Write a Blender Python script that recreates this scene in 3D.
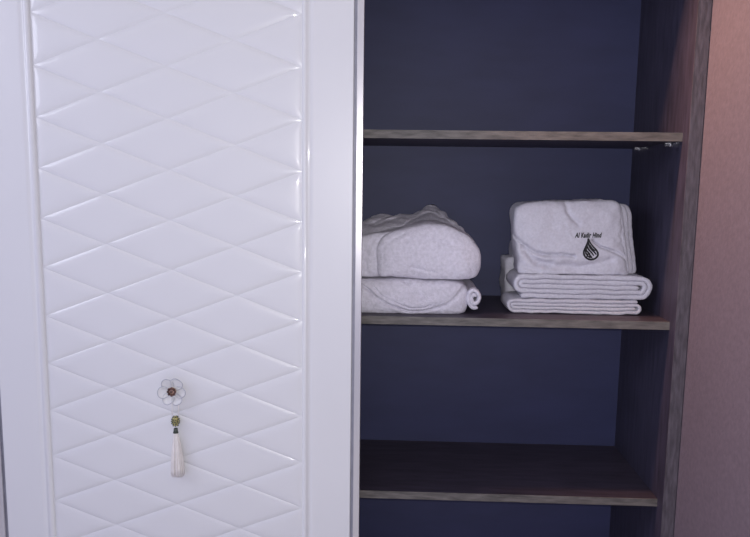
import bpy, bmesh, math, random
from mathutils import Vector, Matrix, noise
random.seed(7)
for o in list(bpy.data.objects): bpy.data.objects.remove(o)
scene = bpy.context.scene
COL = scene.collection

# ------------------------------------------------------------------ camera
ZO = 1.4865
F_PX, PITCH, YAW, ROLL = 675.28, 0.1267, -0.0345, 0.0131
CAM = Vector((0.0485, -1.70, 1.50))
_c, _s = math.cos(YAW), math.sin(YAW)
_R = Vector((_c, -_s, 0)); _F0 = Vector((_s, _c, 0)); _Z = Vector((0, 0, 1))
_c, _s = math.cos(PITCH), math.sin(PITCH)
FWD = _F0*_c - _Z*_s; _U = _F0*_s + _Z*_c
_c, _s = math.cos(ROLL), math.sin(ROLL)
RIGHT = _R*_c + _U*_s; UP = _U*_c - _R*_s
cd = bpy.data.cameras.new('camera'); cam = bpy.data.objects.new('camera', cd); COL.objects.link(cam)
cd.sensor_fit = 'HORIZONTAL'; cd.sensor_width = 36; cd.lens = F_PX/750*36; cd.clip_start = 0.02
m3 = Matrix((RIGHT, UP, -FWD)).transposed()
cam.matrix_world = Matrix.Translation(CAM) @ m3.to_4x4()
scene.camera = cam

# ------------------------------------------------------------------ world, lamps, exposure
w = bpy.data.worlds.new('world'); scene.world = w; w.use_nodes = True
bgn = w.node_tree.nodes['Background']
bgn.inputs[0].default_value = (0.45, 0.46, 0.80, 1); bgn.inputs[1].default_value = 0.70
vs = scene.view_settings
vs.view_transform = 'Standard'; vs.look = 'None'; vs.gamma = 1; vs.use_curve_mapping = False
vs.exposure = 0.0

def lamp(name, kind, loc, energy, color, target=None, **kw):
    l = bpy.data.lights.new(name, kind); o = bpy.data.objects.new(name, l); COL.objects.link(o)
    l.energy = energy; l.color = color; o.location = loc
    for k, v in kw.items(): setattr(l, k, v)
    if target is not None:
        o.rotation_euler = (Vector(target)-Vector(loc)).to_track_quat('-Z', 'Y').to_euler()
    return o
# the phone's own flash beside its lens
lamp('phone_flash', 'POINT', CAM + RIGHT*0.012 + UP*0.02, 49, (1.0, 0.985, 0.975), shadow_soft_size=0.02)
# cool window light from the far left of the room
lamp('window_light', 'AREA', (-2.2, -1.15, 2.25), 12.5, (0.84, 0.86, 1.0), target=(-.5, 0, 1.2), size=0.9, shape='SQUARE')
# warm downlight in front of the wardrobe, washing the side wall
lamp('warm_downlight', 'SPOT', (.05, -.10, 2.54), 112, (1.0, 0.52, 0.30), target=(.79, -.15, 1.45), spot_size=1.05, spot_blend=1.0, shadow_soft_size=0.05)

# ------------------------------------------------------------------ helpers
def px(x, y, Y):
    """photo pixel -> (X, Z) on the plane at depth Y"""
    d = FWD + RIGHT*((x-375)/F_PX) - UP*((y-268.5)/F_PX)
    t = (Y-CAM.y)/d.y
    p = CAM + d*t
    return p.x, p.z
def on_level(x, y, z):
    d = FWD + RIGHT*((x-375)/F_PX) - UP*((y-268.5)/F_PX)
    return CAM + d*((z-CAM.z)/d.z)
def tag(o, label=None, cat=None, group=None, kind=None):
    if label: o['label'] = label
    if cat: o['category'] = cat
    if group: o['group'] = group
    if kind: o['kind'] = kind
    return o
def empty(name, loc=(0, 0, 0)):
    o = bpy.data.objects.new(name, None); o.location = loc; COL.objects.link(o); o.empty_display_size = .05
    return o
def link(name, me, mat, parent=None, smooth=False):
    o = bpy.data.objects.new(name, me); COL.objects.link(o)
    if mat is not None and not me.materials: me.materials.append(mat)
    if smooth:
        for p in me.polygons: p.use_smooth = True
    if parent is not None:
        o.parent = parent
        o.matrix_parent_inverse = Matrix.Translation(world_loc(parent)).inverted()
    return o
def world_loc(o):
    v = Vector(o.location)
    if o.parent is not None:
        v = o.matrix_parent_inverse @ v
        v = v + world_loc(o.parent)
    return v
def from_bm(name, bm, mat, parent=None, smooth=False):
    me = bpy.data.meshes.new(name); bm.normal_update(); bm.to_mesh(me); bm.free()
    return link(name, me, mat, parent, smooth)
def from_data(name, vs_, fs, mat, parent=None, smooth=True):
    me = bpy.data.meshes.new(name); me.from_pydata(vs_, [], fs); me.update()
    bm = bmesh.new(); bm.from_mesh(me); bmesh.ops.recalc_face_normals(bm, faces=bm.faces); bm.to_mesh(me); bm.free()
    return link(name, me, mat, parent, smooth)
def box(name, lo, hi, mat, parent=None, bev=0.0):
    bm = bmesh.new(); bmesh.ops.create_cube(bm, size=1)
    for v in bm.verts:
        v.co = Vector([lo[i]+(v.co[i]+.5)*(hi[i]-lo[i]) for i in range(3)])
    if bev: bmesh.ops.bevel(bm, geom=bm.edges[:], offset=bev, segments=2, affect='EDGES', profile=.5)
    return from_bm(name, bm, mat, parent)

# ------------------------------------------------------------------ materials
def nodes(name):
    m = bpy.data.materials.new(name); m.use_nodes = True
    nt = m.node_tree
    return m, nt, nt.nodes['Principled BSDF']
def mat(name, col, rough=.5, noise_scale=0, noise_amt=0, bump=0, bump_scale=50, stretch=(1, 1, 1), coat=0, metal=0, spec=.5):
    m, nt, b = nodes(name)
    b.inputs['Base Color'].default_value = (*col, 1); b.inputs['Roughness'].default_value = rough
    b.inputs['Metallic'].default_value = metal; b.inputs['Coat Weight'].default_value = coat
    b.inputs['Coat Roughness'].default_value = .035; b.inputs['Specular IOR Level'].default_value = spec
    tc = nt.nodes.new('ShaderNodeTexCoord'); mp = nt.nodes.new('ShaderNodeMapping')
    mp.inputs['Scale'].default_value = stretch
    nt.links.new(tc.outputs['Object'], mp.inputs['Vector'])
    if noise_scale:
        n = nt.nodes.new('ShaderNodeTexNoise'); n.inputs['Scale'].default_value = noise_scale; n.inputs['Detail'].default_value = 6
        nt.links.new(mp.outputs[0], n.inputs['Vector'])
        r = nt.nodes.new('ShaderNodeValToRGB')
        r.color_ramp.elements[0].position = .3; r.color_ramp.elements[1].position = .7
        r.color_ramp.elements[0].color = (*[c*(1-noise_amt) for c in col], 1)
        r.color_ramp.elements[1].color = (*[c*(1+noise_amt) for c in col], 1)
        nt.links.new(n.outputs['Fac'], r.inputs[0]); nt.links.new(r.outputs[0], b.inputs['Base Color'])
    if bump:
        n2 = nt.nodes.new('ShaderNodeTexNoise'); n2.inputs['Scale'].default_value = bump_scale; n2.inputs['Detail'].default_value = 3
        nt.links.new(mp.outputs[0], n2.inputs['Vector'])
        bp = nt.nodes.new('ShaderNodeBump'); bp.inputs['Strength'].default_value = bump; bp.inputs['Distance'].default_value = .003
        nt.links.new(n2.outputs['Fac'], bp.inputs['Height']); nt.links.new(bp.outputs[0], b.inputs['Normal'])
    return m
M_lacquer = mat('white_lacquer', (.70, .70, .715), .38, 3, .012, .03, 30, coat=.55)
M_alu = mat('silver_profile', (.62, .60, .60), .3, 40, .05, metal=.55, stretch=(1, 1, .05))
M_groove = mat('profile_groove', (.26, .26, .31), .5, 30, .1)
M_wood_x = mat('dark_wood_along_shelf', (.037, .030, .048), .5, 9, .35, .15, 60, stretch=(1.2, 9, 9))
M_wood_z = mat('dark_wood_upright', (.040, .036, .062), .5, 9, .35, .15, 60, stretch=(9, 9, 1.0))
M_edge_x = mat('grey_edge_band_along', (.118, .107, .100), .55, 22, .4, .3, 150, stretch=(1, 6, 6))
M_edge_z = mat('grey_edge_band_upright', (.084, .073, .090), .55, 22, .45, .3, 150, stretch=(6, 6, 1))
M_back = mat('back_board', (.032, .036, .096), .6, 6, .10, .1, 150, stretch=(1, 1, 3))
M_wall = mat('wall_paint', (.130, .112, .150), .85, 90, .10, .2, 130)
M_ceil = mat('ceiling_paint', (.75, .73, .72), .9, 20, .03)
M_floor = mat('floor_pale_bounce', (.72, .70, .70), .5, 20, .08, .1, 60)  # unseen floor, set pale to bounce light onto the lower door
M_terry = mat('white_terry', (.70, .675, .755), .95, 120, .10, 1.0, 330, spec=.1)
M_terry2 = mat('white_terry_smooth', (.625, .61, .675), .95, 160, .07, .7, 420, spec=.1)
M_metal = mat('shelf_pin_metal', (.75, .75, .78), .25, 20, .05, metal=.9)
M_thread = mat('black_embroidery', (.012, .012, .014), .8, 300, .3)
M_gold = mat('antique_gold', (.42, .38, .16), .35, 200, .55, metal=.6)
M_cap = mat('dark_green_cap', (.06, .075, .06), .5, 120, .4)
M_silk = mat('cream_silk', (.80, .76, .74), .6, 60, .06)
M_jewel = mat('brown_jewel', (.075, .03, .02), .2, 90, .6, coat=.5)
M_copper = mat('copper_setting', (.45, .28, .20), .3, 60, .3, metal=.7)
mg, ntg, bg = nodes('clear_acrylic')
bg.inputs['Base Color'].default_value = (1, 1, 1, 1); bg.inputs['Roughness'].default_value = .12
bg.inputs['Transmission Weight'].default_value = .5; bg.inputs['IOR'].default_value = 1.2
M_glass = mg
M_refraction = mat('grey_edge_refraction', (.36, .37, .45), .2, 60, .2, coat=.5)  # grey imitating the dark refracted edges of the clear petals

# ------------------------------------------------------------------ setting
X_IN, X_OUT = 0.7511, 0.7829
DEPTH, REC = 0.4005, 0.0352
TH = 0.0211
XE = -0.0423                      # right edge of the sliding door
FL, FR = -0.8564, -0.1925         # quilted field of the door
RIM = FR - XE
RIM = abs(RIM)
DOOR_L = FL - RIM
SX0 = DOOR_L - .02                # inner face of the left side panel
W_TOP = 2.345
def struct(o): o['kind'] = 'structure'; return o
struct(box('floor', (-2.6, -3.2, -.05), (X_OUT+.10, .6, 0), M_floor))
struct(box('ceiling', (-2.6, -3.2, 2.6), (X_OUT+.10, .6, 2.65), M_ceil))
struct(box('wall_right', (X_OUT+.0025, -3.2, 0), (X_OUT+.10, .45, 2.6), M_wall))
struct(box('wall_left', (-2.6, .004, 0), (SX0-.034, .10, 2.6), M_wall))
struct(box('wall_top', (SX0-.034, .004, W_TOP+.004), (X_OUT+.002, .10, 2.6), M_wall))
struct(box('wall_back', (-2.6, .45, 0), (X_OUT+.10, .55, 2.6), M_wall))

# ------------------------------------------------------------------ wardrobe
wardrobe = empty('wardrobe', ((SX0+X_OUT)/2, .2, 0))
tag(wardrobe, 'dark wood built-in wardrobe with open shelves and quilted white sliding door', 'wardrobe')
def side(x0, x1):
    p = box('side_panel', (x0, .0015, 0), (x1, DEPTH+.02, W_TOP), M_wood_z, wardrobe)
    box('edge_band', (x0, 0, 0), (x1, .0015, W_TOP), M_edge_z, p)
    return p
side(X_IN, X_OUT); side(SX0-.0318, SX0)
PX0, PX1 = -.206, -.180
pt = box('partition', (PX0, REC+.0015, .111), (PX1, DEPTH, 2.314), M_wood_z, wardrobe)
box('edge_band', (PX0, REC, .111), (PX1, REC+.0015, 2.314), M_edge_z, pt)
box('back_panel', (SX0, DEPTH, .08), (X_IN, DEPTH+.012, W_TOP), M_back, wardrobe)
box('plinth', (SX0, .03, 0), (X_IN, .05, .08), M_wood_x, wardrobe)
box('bottom_panel', (SX0, -.036, .08), (X_IN, DEPTH, .11), M_wood_x, wardrobe)
box('top_panel', (SX0, -.036, 2.315), (X_IN, DEPTH, W_TOP), M_wood_x, wardrobe)
box('bottom_track', (SX0, -.026, .11), (X_IN, -.014, .117), M_alu, wardrobe)
box('top_track', (SX0, -.034, 2.308), (X_IN, -.004, 2.315), M_alu, wardrobe)
SHELF_TOP = [.1461+ZO, -.333+ZO, -.8137+ZO, .6252+ZO]
def pin(x, y, z, sgn):
    bm = bmesh.new()
    bmesh.ops.create_cone(bm, cap_ends=True, segments=14, radius1=.0035, radius2=.0035, depth=.016, matrix=Matrix.Rotation(math.pi/2, 4, 'Y'))
    bmesh.ops.create_cone(bm, cap_ends=True, segments=14, radius1=.0062, radius2=.0062, depth=.003,
                          matrix=Matrix.Translation((sgn*.006, 0, 0)) @ Matrix.Rotation(math.pi/2, 4, 'Y'))
    r = bmesh.ops.create_cube(bm, size=1)
    for v in r['verts']: v.co = Vector((v.co.x*.013-sgn*.002, v.co.y*.010, v.co.z*.0022+.0037))
    for v in bm.verts: v.co += Vector((x, y, z))
    return bm
for zt in SHELF_TOP:
    for x0, x1 in ((PX1, X_IN), (SX0, PX0)):
        s = box('shelf', (x0+.0005, REC+.0015, zt-TH), (x1-.0005, DEPTH, zt), M_wood_x, wardrobe)
        box('edge_band', (x0+.0005, REC, zt-TH), (x1-.0005, REC+.0015, zt), M_edge_x, s)
        if x1 == X_IN:
            for yy in (.105, .335):
                from_bm('shelf_pin', pin(x1-.008, yy, zt-TH-.0049, 1), M_metal, s)
                from_bm('shelf_pin', pin(x0+.008, yy, zt-TH-.0049, -1), M_metal, s)

# --- sliding door: leaf with moulded rim, quilted diamonds, metal edge profiles
S = .1252; Z0 = .4135+ZO
ZT, ZB = Z0+2*S, Z0-13*S
FY = -.0245                        # groove bottoms
BACK = -.008
def rim_leaf():
    prof = [(0, -.0245), (.0012, -.0285), (.004, -.0325), (.008, -.0345), (.012, -.0335), (.0155, -.0295), (.018, -.0285),
            (.021, -.0284), (.0235, -.0298), (.0265, -.0312), (.030, -.0318), (.1245, -.0318), (.1262, -.0305), (.1265, BACK)]
    bm = bmesh.new()
    rings = []
    for e, y in prof:
        ex = e
        rings.append([bm.verts.new((FL-ex, y, ZB-ex)), bm.verts.new((FR+ex, y, ZB-ex)), bm.verts.new((FR+ex, y, ZT+ex)), bm.verts.new((FL-ex, y, ZT+ex))])
    for a, b in zip(rings, rings[1:]):
        for i in range(4):
            bm.faces.new((a[i], a[(i+1) % 4], b[(i+1) % 4], b[i]))
    bm.faces.new(rings[-1]); 
    inner = [bm.verts.new((v.co.x, FY+.0004, v.co.z)) for v in rings[0]]
    for i in range(4): bm.faces.new((rings[0][i], rings[0][(i+1) % 4], inner[(i+1) % 4], inner[i]))
    bm.faces.new(inner)
    bmesh.ops.recalc_face_normals(bm, faces=bm.faces)
    bm.normal_update()
    return bm
door = from_bm('sliding_door', rim_leaf(), M_lacquer, wardrobe)
for p in door.data.polygons:
    p.use_smooth = len(p.vertices) == 4 and abs(p.normal.y) < .9999
def edge_profile(sgn, xa):
    # U-shaped silver profile clasping the leaf: lip, dark groove, outer fin
    def seg(a, b, y0, y1, mt, nm, par):
        lo, hi = sorted((xa+sgn*a, xa+sgn*b))
        return box(nm, (lo, y0, ZB-.1265), (hi, y1, ZT+.1265), mt, par, .0008 if mt is M_alu else 0)
    g = seg(.0002, .0075, -.0265, BACK, M_groove, 'profile_groove', door)
    seg(.0075, .0235, -.0330, BACK, M_alu, 'edge_profile', door)
    seg(.0062, .0080, -.0305, BACK-.001, M_groove, 'profile_groove', door)
edge_profile(1, FR+.1265); edge_profile(-1, FL-.1265)

def cushion(poly):
    """raised quilted piece in local XZ (y towards the room is negative); poly is convex"""
    n = len(poly)
    # incentre by area-weighted relaxation over edges
    if n == 4: c = sum((Vector(p) for p in poly), Vector((0, 0)))/4
    else:
        A, B, C = [Vector(p) for p in poly]
        a, b, c_ = (B-C).length, (C-A).length, (A-B).length
        c = (A*a+B*b+C*c_)/(a+b+c_)
    e0, e1 = Vector(poly[0]), Vector(poly[1])
    d = (e1-e0).normalized(); inr = abs((c-e0).cross(d)) if hasattr(Vector((0, 0)), 'cross') else 0
    prof = [(0, 0), (.0008, .00035), (.003, .0014), (.0075, .0026), (.013, .0034), (.019, .0039), (.027, .0042)]
    H = .0042
    K = 8
    vs_, fs, rings = [], [], []
    pts = []
    for i in range(n):
        a, b = Vector(poly[i]), Vector(poly[(i+1) % n])
        for k in range(K): pts.append(a.lerp(b, k/K))
    for ins, h in prof:
        f = 1-min(ins/inr, .9)
        r = []
        for p in pts:
            q = c+(p-c)*f; r.append(len(vs_)); vs_.append((q.x, -h, q.y))
        rings.append(r)
    N = len(pts)
    for a, b in zip(rings, rings[1:]):
        for i in range(N): fs.append((a[i], a[(i+1) % N], b[(i+1) % N], b[i]))
    ci = len(vs_); vs_.append((c.x, -H-.0003, c.y))
    for i in range(N): fs.append((rings[-1][i], rings[-1][(i+1) % N], ci))
    me = bpy.data.meshes.new('raised_diamond'); me.from_pydata(vs_, [], fs); me.update()
    bm = bmesh.new(); bm.from_mesh(me); bmesh.ops.recalc_face_normals(bm, faces=bm.faces)
    if sum((f.normal.y*f.calc_area() for f in bm.faces)) > 0: bmesh.ops.reverse_faces(bm, faces=bm.faces)
    bm.to_mesh(me); bm.free()
    for p in me.polygons: p.use_smooth = True
    me.materials.append(M_lacquer)
    return me
hw, hh = (FR-FL)/4, S/2
MC = {'full': cushion([(-hw, 0), (0, -hh), (hw, 0), (0, hh)]),
      'left': cushion([(0, -hh), (hw, 0), (0, hh)]), 'right': cushion([(0, hh), (-hw, 0), (0, -hh)]),
      'top': cushion([(-hw, 0), (0, -hh), (hw, 0)]), 'bottom': cushion([(hw, 0), (0, hh), (-hw, 0)])}
door_inv = Matrix.Translation(world_loc(door)).inverted()
def piece(kind, u, z):
    o = bpy.data.objects.new('raised_diamond', MC[kind]); COL.objects.link(o)
    o.location = (FL+u*(FR-FL), FY, z); o.parent = door; o.matrix_parent_inverse = door_inv
nrow = 15
for i in range(nrow+1):
    z = ZT-i*S
    kind = 'top' if i == 0 else 'bottom' if i == nrow else 'full'
    piece(kind, .25, z); piece(kind, .75, z)
    if i < nrow:
        piece('left', 0, z-hh); piece('full', .5, z-hh); piece('right', 1, z-hh)

def tube(pts, r, seg=8):
    vs_, fs = [], []
    for i, p in enumerate(pts):
        d = (pts[min(i+1, len(pts)-1)]-pts[max(i-1, 0)]).normalized()
        s_ = d.orthogonal().normalized() if abs(d.y) > .9 else d.cross(Vector((0, 1, 0))).normalized(); t_ = d.cross(s_)
        rr = r[i] if isinstance(r, (list, tuple)) else r
        for k in range(seg):
            a = 2*math.pi*k/seg; q = p+s_*math.cos(a)*rr+t_*math.sin(a)*rr; vs_.append(tuple(q))
    for i in range(len(pts)-1):
        for k in range(seg):
            fs.append((i*seg+k, i*seg+(k+1) % seg, (i+1)*seg+(k+1) % seg, (i+1)*seg+k))
    fs.append(tuple(range(seg))[::-1]); fs.append(tuple((len(pts)-1)*seg+k for k in range(seg)))
    return vs_, fs
# --- clear flower knob on the door
KY = -.030
kx, kz = px(172.5, 391, KY-.012)
def ellipsoid(bm, c, r, seg=16, ring=10, rot=None):
    mtx = Matrix.Translation(c) @ (rot.to_4x4() if rot else Matrix.Identity(4)) @ Matrix.Diagonal((*r, 1))
    return bmesh.ops.create_uvsphere(bm, u_segments=seg, v_segments=ring, radius=1, matrix=mtx)['verts']
PETALS = [(128, .0205, .0150), (58, .0215, .0158), (-8, .0200, .0150), (-62, .0245, .0135), (-118, .0225, .0140), (188, .0215, .0150)]
def petal(ang, dist, rad, lift):
    a = math.radians(ang); NU, NV = 8, 28
    cxp, czp = kx+dist*math.cos(a), kz+dist*math.sin(a)
    vs_, fs = [], []
    def shape(t, j, back):
        th = 2*math.pi*j/NV
        ex, ez = math.cos(th), math.sin(th)
        u = ex*math.cos(a)+ez*math.sin(a)                     # outward component
        wob = 1+.05*math.cos(3*th)
        y = -.010-lift-.0045*t*u-.0045*t**3+(.0032 if back else 0)
        return (cxp+rad*wob*t*ex, KY+y, czp+rad*wob*t*ez)
    for back in (0, 1):
        for i in range(1, NU+1):
            for j in range(NV): vs_.append(shape(i/NU, j, back))
    st = NU*NV
    c0 = len(vs_); vs_ += [shape(0, 0, 0), shape(0, 0, 1)]
    for i in range(NU-1):
        for j in range(NV):
            q, w_ = i*NV+j, i*NV+(j+1) % NV
            fs += [(q, w_, w_+NV, q+NV), (st+q, st+q+NV, st+w_+NV, st+w_)]
    for j in range(NV):
        k2 = (j+1) % NV
        fs += [(c0, k2, j), (c0+1, st+j, st+k2), ((NU-1)*NV+j, (NU-1)*NV+k2, st+(NU-1)*NV+k2, st+(NU-1)*NV+j)]
    p = from_data('knob_petal', vs_, fs, M_glass, door)
    ring = [Vector(shape(1.0, j, 0))+Vector((0, .0012, 0)) for j in range(NV)]
    v, f = tube(ring+[ring[0]], .0010, 6)
    from_data('petal_edge_refraction', v, f, M_refraction, door)  # added tube, draws the petal's refracted edge line in grey
    return p
for k, (an, di, ra) in enumerate(PETALS):
    p = petal(an, di, ra, .0012*(k % 2)+.0005*k)
    if k == 0: p['label'] = 'clear rounded acrylic petal'
bm = bmesh.new()
bmesh.ops.create_cone(bm, cap_ends=True, segments=24, radius1=.011, radius2=.007, depth=.014, matrix=Matrix.Translation((kx, KY-.006, kz)) @ Matrix.Rotation(math.pi/2, 4, 'X'))
o = from_bm('knob_stem', bm, M_alu, door, True)
bm = bmesh.new(); ellipsoid(bm, (kx, KY-.0165, kz), (.0115, .0045, .0115))
from_bm('knob_centre', bm, M_copper, door, True)['label'] = 'copper setting of the flower knob'
for k in range(9):
    a = k*2*math.pi/8; r = .0090 if k < 8 else 0
    bm = bmesh.new(); ellipsoid(bm, (kx+r*math.cos(a), KY-.0205, kz+r*math.sin(a)), (.0036, .0030, .0036), 8, 6, Matrix.Rotation(a, 3, 'Y'))
    from_bm('jewel', bm, M_jewel, door, False)

# ------------------------------------------------------------------ tassel hanging from the knob
TY = KY-.0115
tx, tz = px(175.5, 421, TY)
_, tz_cap = px(176, 430.5, TY); _, tz_end = px(178, 476, TY); txe, _ = px(178, 476, TY)
tassel = empty('tassel', (tx, TY, tz_end))
tag(tassel, 'cream silk tassel with gold bead hanging from the clear flower knob', 'tassel')
lp = []
for k in range(15):
    t = k/14; a = math.pi*t
    lp.append(Vector((kx+.0085*math.cos(a)+(tx-kx)*(1-math.sin(a)), KY-.004-.0070*abs(1-math.sin(a))**3, tz+.010+(kz+.013-tz-.010)*math.sin(a)**.6)))
from_data('cord_loop', *tube(lp, .0009, 6), M_silk, tassel)
bm = bmesh.new(); ellipsoid(bm, (tx, TY, tz), (.0098, .0095, .0140), 14, 10)
bead = from_bm('bead', bm, M_gold, tassel, True); bead['label'] = 'openwork antique gold bead'
bm = bmesh.new()
for i in range(5):
    zz = -.8+.4*i; rr = math.sqrt(1-zz*zz)
    nn = max(5, int(9*rr))
    for k in range(nn):
        a = 2*math.pi*(k+.5*(i % 2))/nn
        ellipsoid(bm, (tx+.0098*rr*math.cos(a), TY+.0098*rr*math.sin(a), tz+.0140*zz), (.0021,)*3, 6, 5)
from_bm('filigree', bm, M_cap, bead, True)
bm = bmesh.new()
bmesh.ops.create_cone(bm, cap_ends=True, segments=18, radius1=.0062, radius2=.0048, depth=.012, matrix=Matrix.Translation((tx, TY, tz_cap)))
bmesh.ops.create_cone(bm, cap_ends=True, segments=18, radius1=.0068, radius2=.0068, depth=.0025, matrix=Matrix.Translation((tx, TY, tz_cap-.005)))
from_bm('cap', bm, M_cap, tassel, True)['label'] = 'dark green tassel cap'
vs_, fs = [], []
for k in range(150):
    a = random.random()*2*math.pi; r = math.sqrt(random.random())
    top = Vector((tx+.0045*r*math.cos(a), TY+.0045*r*math.sin(a), tz_cap-.004))
    R = .0175*r
    end = Vector((txe+R*math.cos(a), TY+.8*R*math.sin(a), tz_end+random.uniform(-.001, .008)))
    pts = []
    for i in range(7):
        t = i/6; e = 1-(1-t)**1.8
        pts.append(Vector((top.x+(end.x-top.x)*e, min(top.y+(end.y-top.y)*e, -.0305), top.z+(end.z-top.z)*t)))
    v, f = tube(pts, .0011, 5)
    n0 = len(vs_); vs_ += v; fs += [tuple(i+n0 for i in q) for q in f]
sk = from_data('skirt', vs_, fs, M_silk, tassel); sk['kind'] = 'stuff'; sk['label'] = 'cream silk strands of the tassel'

# ------------------------------------------------------------------ folded linen
ZS = SHELF_TOP[1]
def resample(pts, n, closed=True):
    P = [Vector(p) for p in pts]; out = []
    m = len(P)
    dense = []
    rng = m if closed else m-1
    for i in range(rng):
        if closed: p0, p1, p2, p3 = P[i-1], P[i], P[(i+1) % m], P[(i+2) % m]
        else: p0, p1, p2, p3 = P[max(i-1, 0)], P[i], P[i+1], P[min(i+2, m-1)]
        for k in range(12):
            t = k/12
            dense.append(.5*((2*p1)+(p2-p0)*t+(2*p0-5*p1+4*p2-p3)*t*t+(3*p1-p0-3*p2+p3)*t**3))
    dense.append(dense[0] if closed else P[-1])
    L = [0]
    for a, b in zip(dense, dense[1:]): L.append(L[-1]+(b-a).length)
    tot = L[-1]; j = 0
    cnt = n if closed else n-1
    for k in range(n):
        s_ = tot*k/cnt
        while j < len(L)-2 and L[j+1] < s_: j += 1
        t = (s_-L[j])/max(1e-9, L[j+1]-L[j]); out.append(dense[j].lerp(dense[j+1], min(1, t)))
    return out
def seg_dist(p, poly):
    best = 9
    for a, b in zip(poly, poly[1:]):
        ab = b-a; t = max(0, min(1, (p-a).dot(ab)/max(1e-12, ab.length_squared)))
        best = min(best, (p-a-ab*t).length)
    return best
def fbm(p, f, seed=0):
    q = p*f+Vector((seed*7.3, seed*3.1, seed*1.7))
    return noise.noise_vector(q)+.5*noise.noise_vector(q*2.1)+.25*noise.noise_vector(q*4.3)
def puffy(name, outline, yf, depth, R, material, parent, creases=(), lean=0, n_exp=3.2, amp=.0035, freq=14, floor=None, ceil=None, seed=0, N=190, K=34):
    """soft folded cloth: outline as pixels of the photograph on the plane yf+R, rounded to front and back"""
    op = [Vector(px(x, y, yf+R)) for x, y in outline]
    rim = resample(op, N)
    c = sum(rim, Vector((0, 0)))/N
    zlo = min(p.y for p in rim)
    cl = [(resample([Vector(px(x, y, yf)) for x, y in pts], 24, False), d, w_) for pts, d, w_ in creases]
    rings = [(i/K, -1) for i in range(1, K+1)]
    rings += [(1, t) for t in (0.12, .3, .5, .7, .88)]
    rings += [(1-i/10, 2) for i in range(0, 10)]
    vs_, fs, idx = [], [], []
    def put(p2, s_, mode):
        if mode == -1:
            ss = s_
            y = yf+R*(1-(max(0, 1-ss**n_exp))**(1/n_exp))
        elif mode == 2:
            y = yf+depth-R*(1-(max(0, 1-s_**n_exp))**(1/n_exp))
        else: y = yf+R+(depth-2*R)*mode
        y += lean*(p2.y-zlo)
        v = Vector((p2.x, y, p2.y))
        d = fbm(v, freq, seed)*amp
        fine = noise.noise_vector(v*95)*.0011
        v = v+d+fine
        if mode == -1:
            for poly, dd, w_ in cl:
                di = seg_dist(p2, poly)
                if di < 3*w_: v.y += dd*math.exp(-(di/w_)**2)
        if floor is not None and v.z < floor: v.z = floor+.0002
        if ceil is not None and v.z > ceil: v.z = ceil-.0002
        v.y = min(v.y, DEPTH-.004)
        vs_.append(tuple(v)); return len(vs_)-1
    ci = put(c, 0, -1)
    for s_, mode in rings:
        # redistribute rings so that they crowd towards the rim
        ss = 1-(1-s_)**1.25 if mode == -1 else s_
        idx.append([put(c+(p-c)*ss, ss, mode) for p in rim])
    bi = put(c, 0, 2)
    for i in range(N): fs.append((ci, idx[0][i], idx[0][(i+1) % N])); fs.append((bi, idx[-1][(i+1) % N], idx[-1][i]))
    for a, b in zip(idx, idx[1:]):
        for i in range(N): fs.append((a[i], b[i], b[(i+1) % N], a[(i+1) % N]))
    return from_data(name, vs_, fs, material, parent)
def strip(name, path, t, y0, y1, material, parent, floor=None, amp=.0027, seed=0, NY=16):
    """thick sheet: path is its folded cross-section in XZ, carried back along Y, with a rounded hem in front"""
    P = path; n = len(P); vs_, fs = [], []
    L, Rr = [], []
    for i, p in enumerate(P):
        d = (P[min(i+1, n-1)]-P[max(i-1, 0)]).normalized(); nn = Vector((-d.y, d.x))
        L.append(p+nn*t/2); Rr.append(p-nn*t/2)
    sect = [(L[i], 0) for i in range(n)]+[(P[-1]+(P[-1]-P[-2]).normalized()*t*.4, 0)]+[(Rr[i], 0) for i in range(n-1, -1, -1)]+[(P[0]-(P[1]-P[0]).normalized()*t*.4, 0)]
    mid = P+[P[-1]]+P[::-1]+[P[0]]
    ns = len(sect)
    ys = [(y0, .35), (y0+.0012, .75), (y0+.004, 1)]+[(y0+.004+(y1-y0-.004)*k/NY, 1) for k in range(1, NY+1)]
    rows = []
    for y, sc in ys:
        r = []
        for (q, _), m_ in zip(sect, mid):
            p2 = m_+(q-m_)*sc
            v = Vector((p2.x, y, p2.y)); v += fbm(v, 22, seed)*amp+noise.noise_vector(v*140)*.0007
            if floor is not None and v.z < floor: v.z = floor+.0002
            v.y = min(v.y, DEPTH-.004)
            r.append(len(vs_)); vs_.append(tuple(v))
        rows.append(r)
    for a, b in zip(rows, rows[1:]):
        for i in range(ns): fs.append((a[i], a[(i+1) % ns], b[(i+1) % ns], b[i]))
    for r in (rows[0], rows[-1]):   # caps: quads between the two faces of the sheet
        for i in range(n-1): fs.append((r[i], r[i+1], r[2*n-1-i], r[2*n-i]))
        fs.append((r[n-1], r[n], r[n+1])); fs.append((r[0], r[2*n], r[2*n+1]))
    return from_data(name, vs_, fs, material, parent)

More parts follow.
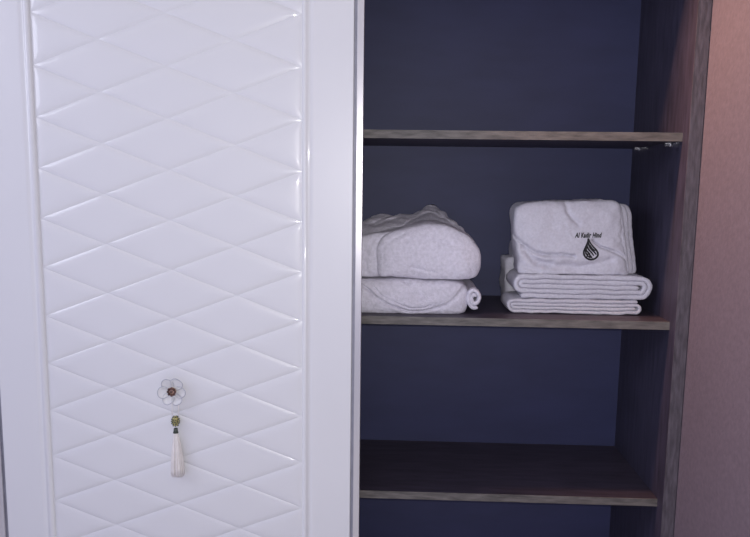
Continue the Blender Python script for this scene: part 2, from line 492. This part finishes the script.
# --- left pile: two folded bathrobes
low = empty('folded_bathrobe', (*px(420, 312, .06)[:1], .2, ZS))
tag(low, 'white terry bathrobe with rolled sleeve end, squashed under another robe', 'bathrobe', 'folded bathrobes')
yl = on_level(430, 314.5, ZS).y
ZM = px(425, 279.0, yl+.01)[1]     # where the upper robe rests on the lower
puffy('body', [(325, 287), (345, 281), (362, 279), (400, 277.5), (435, 279), (458, 281), (466, 287), (469, 296), (468, 307), (463, 312.5), (445, 314), (400, 314), (362, 313), (340, 313), (326, 311), (321, 300)],
      yl, .27, .035, M_terry, low,
      creases=[([(360, 284), (368, 290), (378, 298), (390, 305), (404, 310), (425, 311), (443, 306), (456, 298), (466, 287)], .010, .0028),
               ([(372, 285), (380, 294), (392, 301), (406, 306.5), (425, 307.5), (441, 303), (453, 295)], .0035, .002),
               ([(402, 279), (405, 282), (410, 284)], .006, .003), ([(437, 279), (433, 283)], .006, .003)],
      floor=ZS, ceil=ZM-.0003, n_exp=3.0, seed=1)
# rolled sleeve: a spiral sheet beside the body
cx_, cz_ = px(474.2, 298.0, yl+.02)
sp = []
for k in range(60):
    a = k/59*3.3*math.pi; r = .006+.0145*k/59
    sp.append(Vector((cx_+.9*r*math.cos(a+1.0), cz_+1.32*r*math.sin(a+1.0))))
strip('sleeve', sp, .0105, yl+.012, yl+.23, M_terry, low, floor=ZS, seed=4)['label'] = 'rolled sleeve end'

up = empty('folded_bathrobe', (px(425, 280, .06)[0], .2, px(425, 279, .06)[1]))
tag(up, 'puffy white terry bathrobe with collar folded on top, lying on another robe', 'bathrobe', 'folded bathrobes')
puffy('body', [(376.5, 262), (377, 248), (381, 239), (391, 232.5), (406, 227.5), (428, 223), (448, 226), (466, 234), (475, 241.5), (480, 251), (481.5, 261), (480.5, 270), (476, 276.5), (466, 279), (440, 279.5), (408, 277), (390, 276.5), (379, 276)],
      yl-.004, .25, .030, M_terry, up, floor=ZM,
      creases=[([(405, 243), (420, 240), (450, 243)], .003, .006), ([(412, 268), (424, 270), (437, 273)], .003, .004),
               ([(384, 268), (384, 250), (390, 241), (405, 233)], .002, .003)], n_exp=2.6, seed=2, amp=.004)
puffy('side_fold', [(322, 268), (323, 245), (332, 238), (348, 236), (366, 234), (382, 232), (395, 231), (402, 240), (404, 260), (400, 274), (385, 277), (365, 278), (345, 279), (328, 277)],
      yl+.022, .21, .03, M_terry, up, floor=ZM, n_exp=3.2, seed=3, creases=[([(366, 272), (367, 255), (372, 242)], .003, .004)])
puffy('collar', [(345, 233), (360, 224), (372, 219.5), (382, 217), (392, 219.5), (402, 217.5), (414, 217), (424, 214), (431, 208.5), (438, 208), (447, 214), (456, 221), (464, 229), (468, 236), (455, 239), (420, 239.5), (380, 239.5), (350, 239)],
      yl+.020, .05, .022, M_terry, up, n_exp=2.0, seed=6, amp=.0045, freq=22, lean=3.4,
      creases=[([(365, 232), (380, 226), (395, 222), (408, 217)], .014, .004), ([(398, 231), (412, 224), (430, 217), (446, 221), (458, 229)], .012, .004),
               ([(372, 226), (384, 221), (390, 219)], .01, .003), ([(425, 212), (440, 214), (452, 224)], .008, .0035)])

# --- right pile: two folded towels and a thick robe with the hotel's emblem, one more towel behind
def racetrack(x0, x1, z0, t, turns, end_frac, gap=1.04, start='right', n_end=12, tail=.55, step=.012):
    """flattened spiral: layers wrapped round one another; centreline points"""
    layers = turns
    H = layers*t*gap
    zc = z0+H/2
    pts = []
    # half-turn k runs on radius r_k; spiral grows outwards
    half = layers-1
    dirn = 1
    r = 0.0
    # innermost layer
    off = [0]
    zlev = [0.0]
    lo = hi = 0.0
    side_up = True
    lv = [0.0]
    for k in range(half):
        if side_up: hi += t*gap; lv.append(hi)
        else: lo -= t*gap; lv.append(lo)
        side_up = not side_up
    mid = (hi+lo)/2
    lv = [zc+v-mid for v in lv]
    xl, xr = x0+H/2, x1-H/2
    cur = +1 if start == 'right' else -1
    for k, z in enumerate(lv):
        a, b = (xl, xr) if cur > 0 else (xr, xl)
        if k == 0: a = b-(b-a)*tail
        if k == len(lv)-1: b = a+(b-a)*end_frac
        m_ = max(2, int(abs(b-a)/step))
        for i in range(m_+1): pts.append(Vector((a+(b-a)*i/m_, z)))
        if k < len(lv)-1:
            z2 = lv[k+1]; rad = abs(z2-z)/2; zc_ = (z+z2)/2; sg = 1 if z2 > z else -1
            for i in range(1, n_end):
                th = -math.pi/2+math.pi*i/n_end
                pts.append(Vector((b+cur*rad*math.cos(th), zc_+sg*rad*math.sin(th))))
        cur = -cur
    return pts, H
yr = on_level(575, 314.5, ZS).y
def towel(label, xa, xb, ytop, ybot, yfront, zbase, layers, seed, tail, end_frac, start, depth=.13):
    x0 = px(xa, (ytop+ybot)/2, yfront)[0]; x1 = px(xb, (ytop+ybot)/2, yfront)[0]
    h = px(575, ytop, yfront)[1]-px(575, ybot, yfront)[1]
    t = h/layers/1.04
    path, H = racetrack(x0, x1, zbase, t, layers, end_frac, tail=tail, start=start)
    e = empty('folded_towel', ((x0+x1)/2, yfront+depth/2, zbase)); tag(e, label, 'towel', 'folded towels on the shelf')
    strip('folded_sheet', path, t*1.0, yfront, yfront+depth, M_terry2, e, floor=zbase, seed=seed)
    return e, zbase+H
t1, zt1 = towel('thin white towel folded flat, lowest of the pile under the emblem robe', 507, 644, 299.5, 314, yr, ZS+.0006, 4, 11, .985, 1.0, 'left')
t2, zt2 = towel('white towel folded in many layers, between the lowest towel and the emblem robe', 511, 653, 275.5, 299.5, yr+.006, zt1+.0008, 5, 12, .975, 1.0, 'left')

emb = empty('emblem_bathrobe', (px(576, 275, yr+.03)[0], yr+.1, zt2))
tag(emb, 'thick white folded bathrobe with black teardrop emblem lying on two folded towels', 'bathrobe', 'folded bathrobes')
EY = yr+.008
eb = puffy('body', [(514.6, 222), (515.5, 211), (521, 205), (532, 202.6), (550, 201.2), (575, 200.4), (598, 200.2), (612, 201), (619, 204), (622, 212), (623.5, 235), (626, 258), (628, 270), (626, 276), (614, 277.5), (595, 277.5), (570, 277), (545, 278), (525, 278.5), (518.5, 274), (518, 260), (515.5, 240)],
      EY, .135, .030, M_terry2, emb, floor=zt2+.0006, n_exp=3.4, seed=5, amp=.0050, lean=.10,
      creases=[([(514, 235), (522, 243), (533, 250), (548, 254), (575, 257)], .016, .0045),
               ([(524, 249), (536, 259), (552, 263)], .012, .008),
               ([(594, 241), (606, 248), (616, 253), (628, 260)], .015, .003),
               ([(570, 203), (573, 216), (580, 226)], .009, .006), ([(540, 264), (575, 267), (612, 262)], .011, .010),
               ([(516, 262), (526, 266), (540, 272)], .005, .005)])
# folded edge layers on its right side
for k, (dx, dy) in enumerate(((0, .012), (4.2, .022), (8, .036))):
    pts = [(596, 203+k*.6), (612+dx, 202.5+k*.8), (621+dx, 204+k*.8), (624.5+dx, 211), (625.5+dx, 222), (626.5+dx, 245), (628+dx, 262), (628.5+dx, 271), (624+dx, 276), (610+dx, 276.5), (596, 277), (594, 240)]
    puffy('edge_fold', pts, EY+dy, .098, .016, M_terry2, emb, n_exp=3.2, seed=20+k, lean=.10, floor=zt2+.0006, N=120, K=16, amp=.0022)
# embroidered emblem, laid on the cloth
from mathutils.bvhtree import BVHTree
bpy.context.view_layer.update()
def bvh_of(o):
    mw = o.matrix_world
    return BVHTree.FromPolygons([mw @ v.co for v in o.data.vertices], [tuple(p.vertices) for p in o.data.polygons])
BV = bvh_of(eb)
def lay(bm_pts, lift):
    out = []
    for x, z in bm_pts:
        h = BV.ray_cast(Vector((x, -.3, z)), Vector((0, 1, 0)))
        out.append((x, (h[0].y if h[0] else EY+.01)-lift, z))
    return out
PXM = 1/F_PX*(EY+1.70)
def ribbon(ptsx, wd):
    """stitched line through photo pixels with width wd px"""
    pts = resample([Vector(px(x, y, EY+.006)) for x, y in ptsx], 26, False)
    n = len(pts); L, Rr = [], []
    for i, p in enumerate(pts):
        d = (pts[min(i+1, n-1)]-pts[max(i-1, 0)]).normalized(); nn = Vector((-d.y, d.x))
        t = i/(n-1); w_ = 1.35*wd*PXM*(.45+.65*math.sin(math.pi*min(1, max(0, .1+.8*t))))
        L.append(p+nn*w_/2); Rr.append(p-nn*w_/2)
    top = lay(L+Rr, .0016); bot = lay(L+Rr, -.0005)
    vs_ = top+bot; m_ = 2*n; fs = []
    for i in range(n-1):
        fs.append((i, i+1, n+i+1, n+i))
        fs.append((i, i+1, m_+i+1, m_+i)); fs.append((n+i, n+i+1, m_+n+i+1, m_+n+i))
    return vs_, fs
strokes = [
 ([(588.4, 238.5), (587.6, 243), (585.6, 247.5), (583.9, 251.5), (584.2, 255.3), (586.6, 258.2), (590.3, 259.6), (594.4, 258.9), (597.4, 256.2), (598, 253), (596, 249.5), (592.6, 245.8), (590.2, 242.2), (588.9, 238.5)], 1.25),
 ([(588.6, 240), (588.9, 244), (590.8, 248), (594.2, 251.8), (596.3, 254.6)], 1.3),
 ([(588.3, 242.5), (587.4, 246), (588.8, 249.5), (591.7, 252.6), (593.8, 255.8)], 1.1),
 ([(586.9, 247.2), (586.4, 250), (588.3, 252.6), (589.9, 255.4), (591.8, 257.2)], 1.1),
 ([(585.4, 249.6), (586, 253), (587.6, 255.8), (590, 258)], 1.0),
 ([(585, 253.6), (587.8, 254.2), (590.3, 253.2)], .9),
 ([(586.2, 256.4), (589.4, 256.6), (592.4, 258.2)], .9),
 ([(590.2, 245), (592.4, 248.6), (595.6, 250.8)], .9)]
vs_, fs = [], []
for pts, wd in strokes:
    v, f = ribbon(pts, wd); n0 = len(vs_); vs_ += v; fs += [tuple(i+n0 for i in q) for q in f]
from_data('emblem', vs_, fs, M_thread, emb, False)['label'] = 'black embroidered teardrop emblem'
fc = bpy.data.curves.new('lettering', 'FONT'); fc.body = 'Al Kadir Hind'; fc.shear = .35; fc.size = 1; fc.space_character = 1.08; fc.offset = .042; fc.extrude = 0; fc.resolution_u = 3
fo = bpy.data.objects.new('lettering_curve', fc); COL.objects.link(fo)
bpy.context.view_layer.update()
tm = bpy.data.meshes.new_from_object(fo.evaluated_get(bpy.context.evaluated_depsgraph_get()))
bpy.data.objects.remove(fo); bpy.data.curves.remove(fc)
xs = [v.co.x for v in tm.vertices]; ysx = [v.co.y for v in tm.vertices]
a0, a1, b0, b1 = min(xs), max(xs), min(ysx), max(ysx)
bm = bmesh.new(); bm.from_mesh(tm)
bmesh.ops.triangulate(bm, faces=bm.faces[:])
for v in bm.verts:
    u = (v.co.x-a0)/(a1-a0); t = (v.co.y-b0)/(b1-b0)
    X, Z = px(574.8+28.2*u, 237.9-5.2*t, EY+.006)
    v.co = Vector(lay([(X, Z)], .0016)[0])
from_bm('lettering', bm, M_thread, emb)['label'] = 'black embroidered lettering'
bpy.data.meshes.remove(tm)

# towel tucked in behind the pile: past the pile only its left side shows
tb = empty('folded_towel', (px(540, 300, .33)[0], .32, ZS))
tag(tb, 'white towel tucked upright behind the emblem robe, only its shadowed side showing', 'towel', 'folded towels on the shelf')
puffy('rear_fold', [(504, 268), (505, 260), (511, 256.5), (530, 256), (560, 258), (590, 262), (596, 280), (590, 297), (560, 302), (525, 303), (508, 302), (504.5, 292)], yr+.155, .125, .020, M_terry2, tb, floor=ZS, seed=8, amp=.005, freq=26, N=130, K=14)
puffy('top_fold', [(512, 248), (514, 242), (520, 239), (545, 239), (580, 241), (588, 250), (580, 262), (545, 263), (520, 262), (513, 258)], yr+.165, .11, .025, M_terry2, tb, seed=9, amp=.004, freq=26, N=110, K=12)
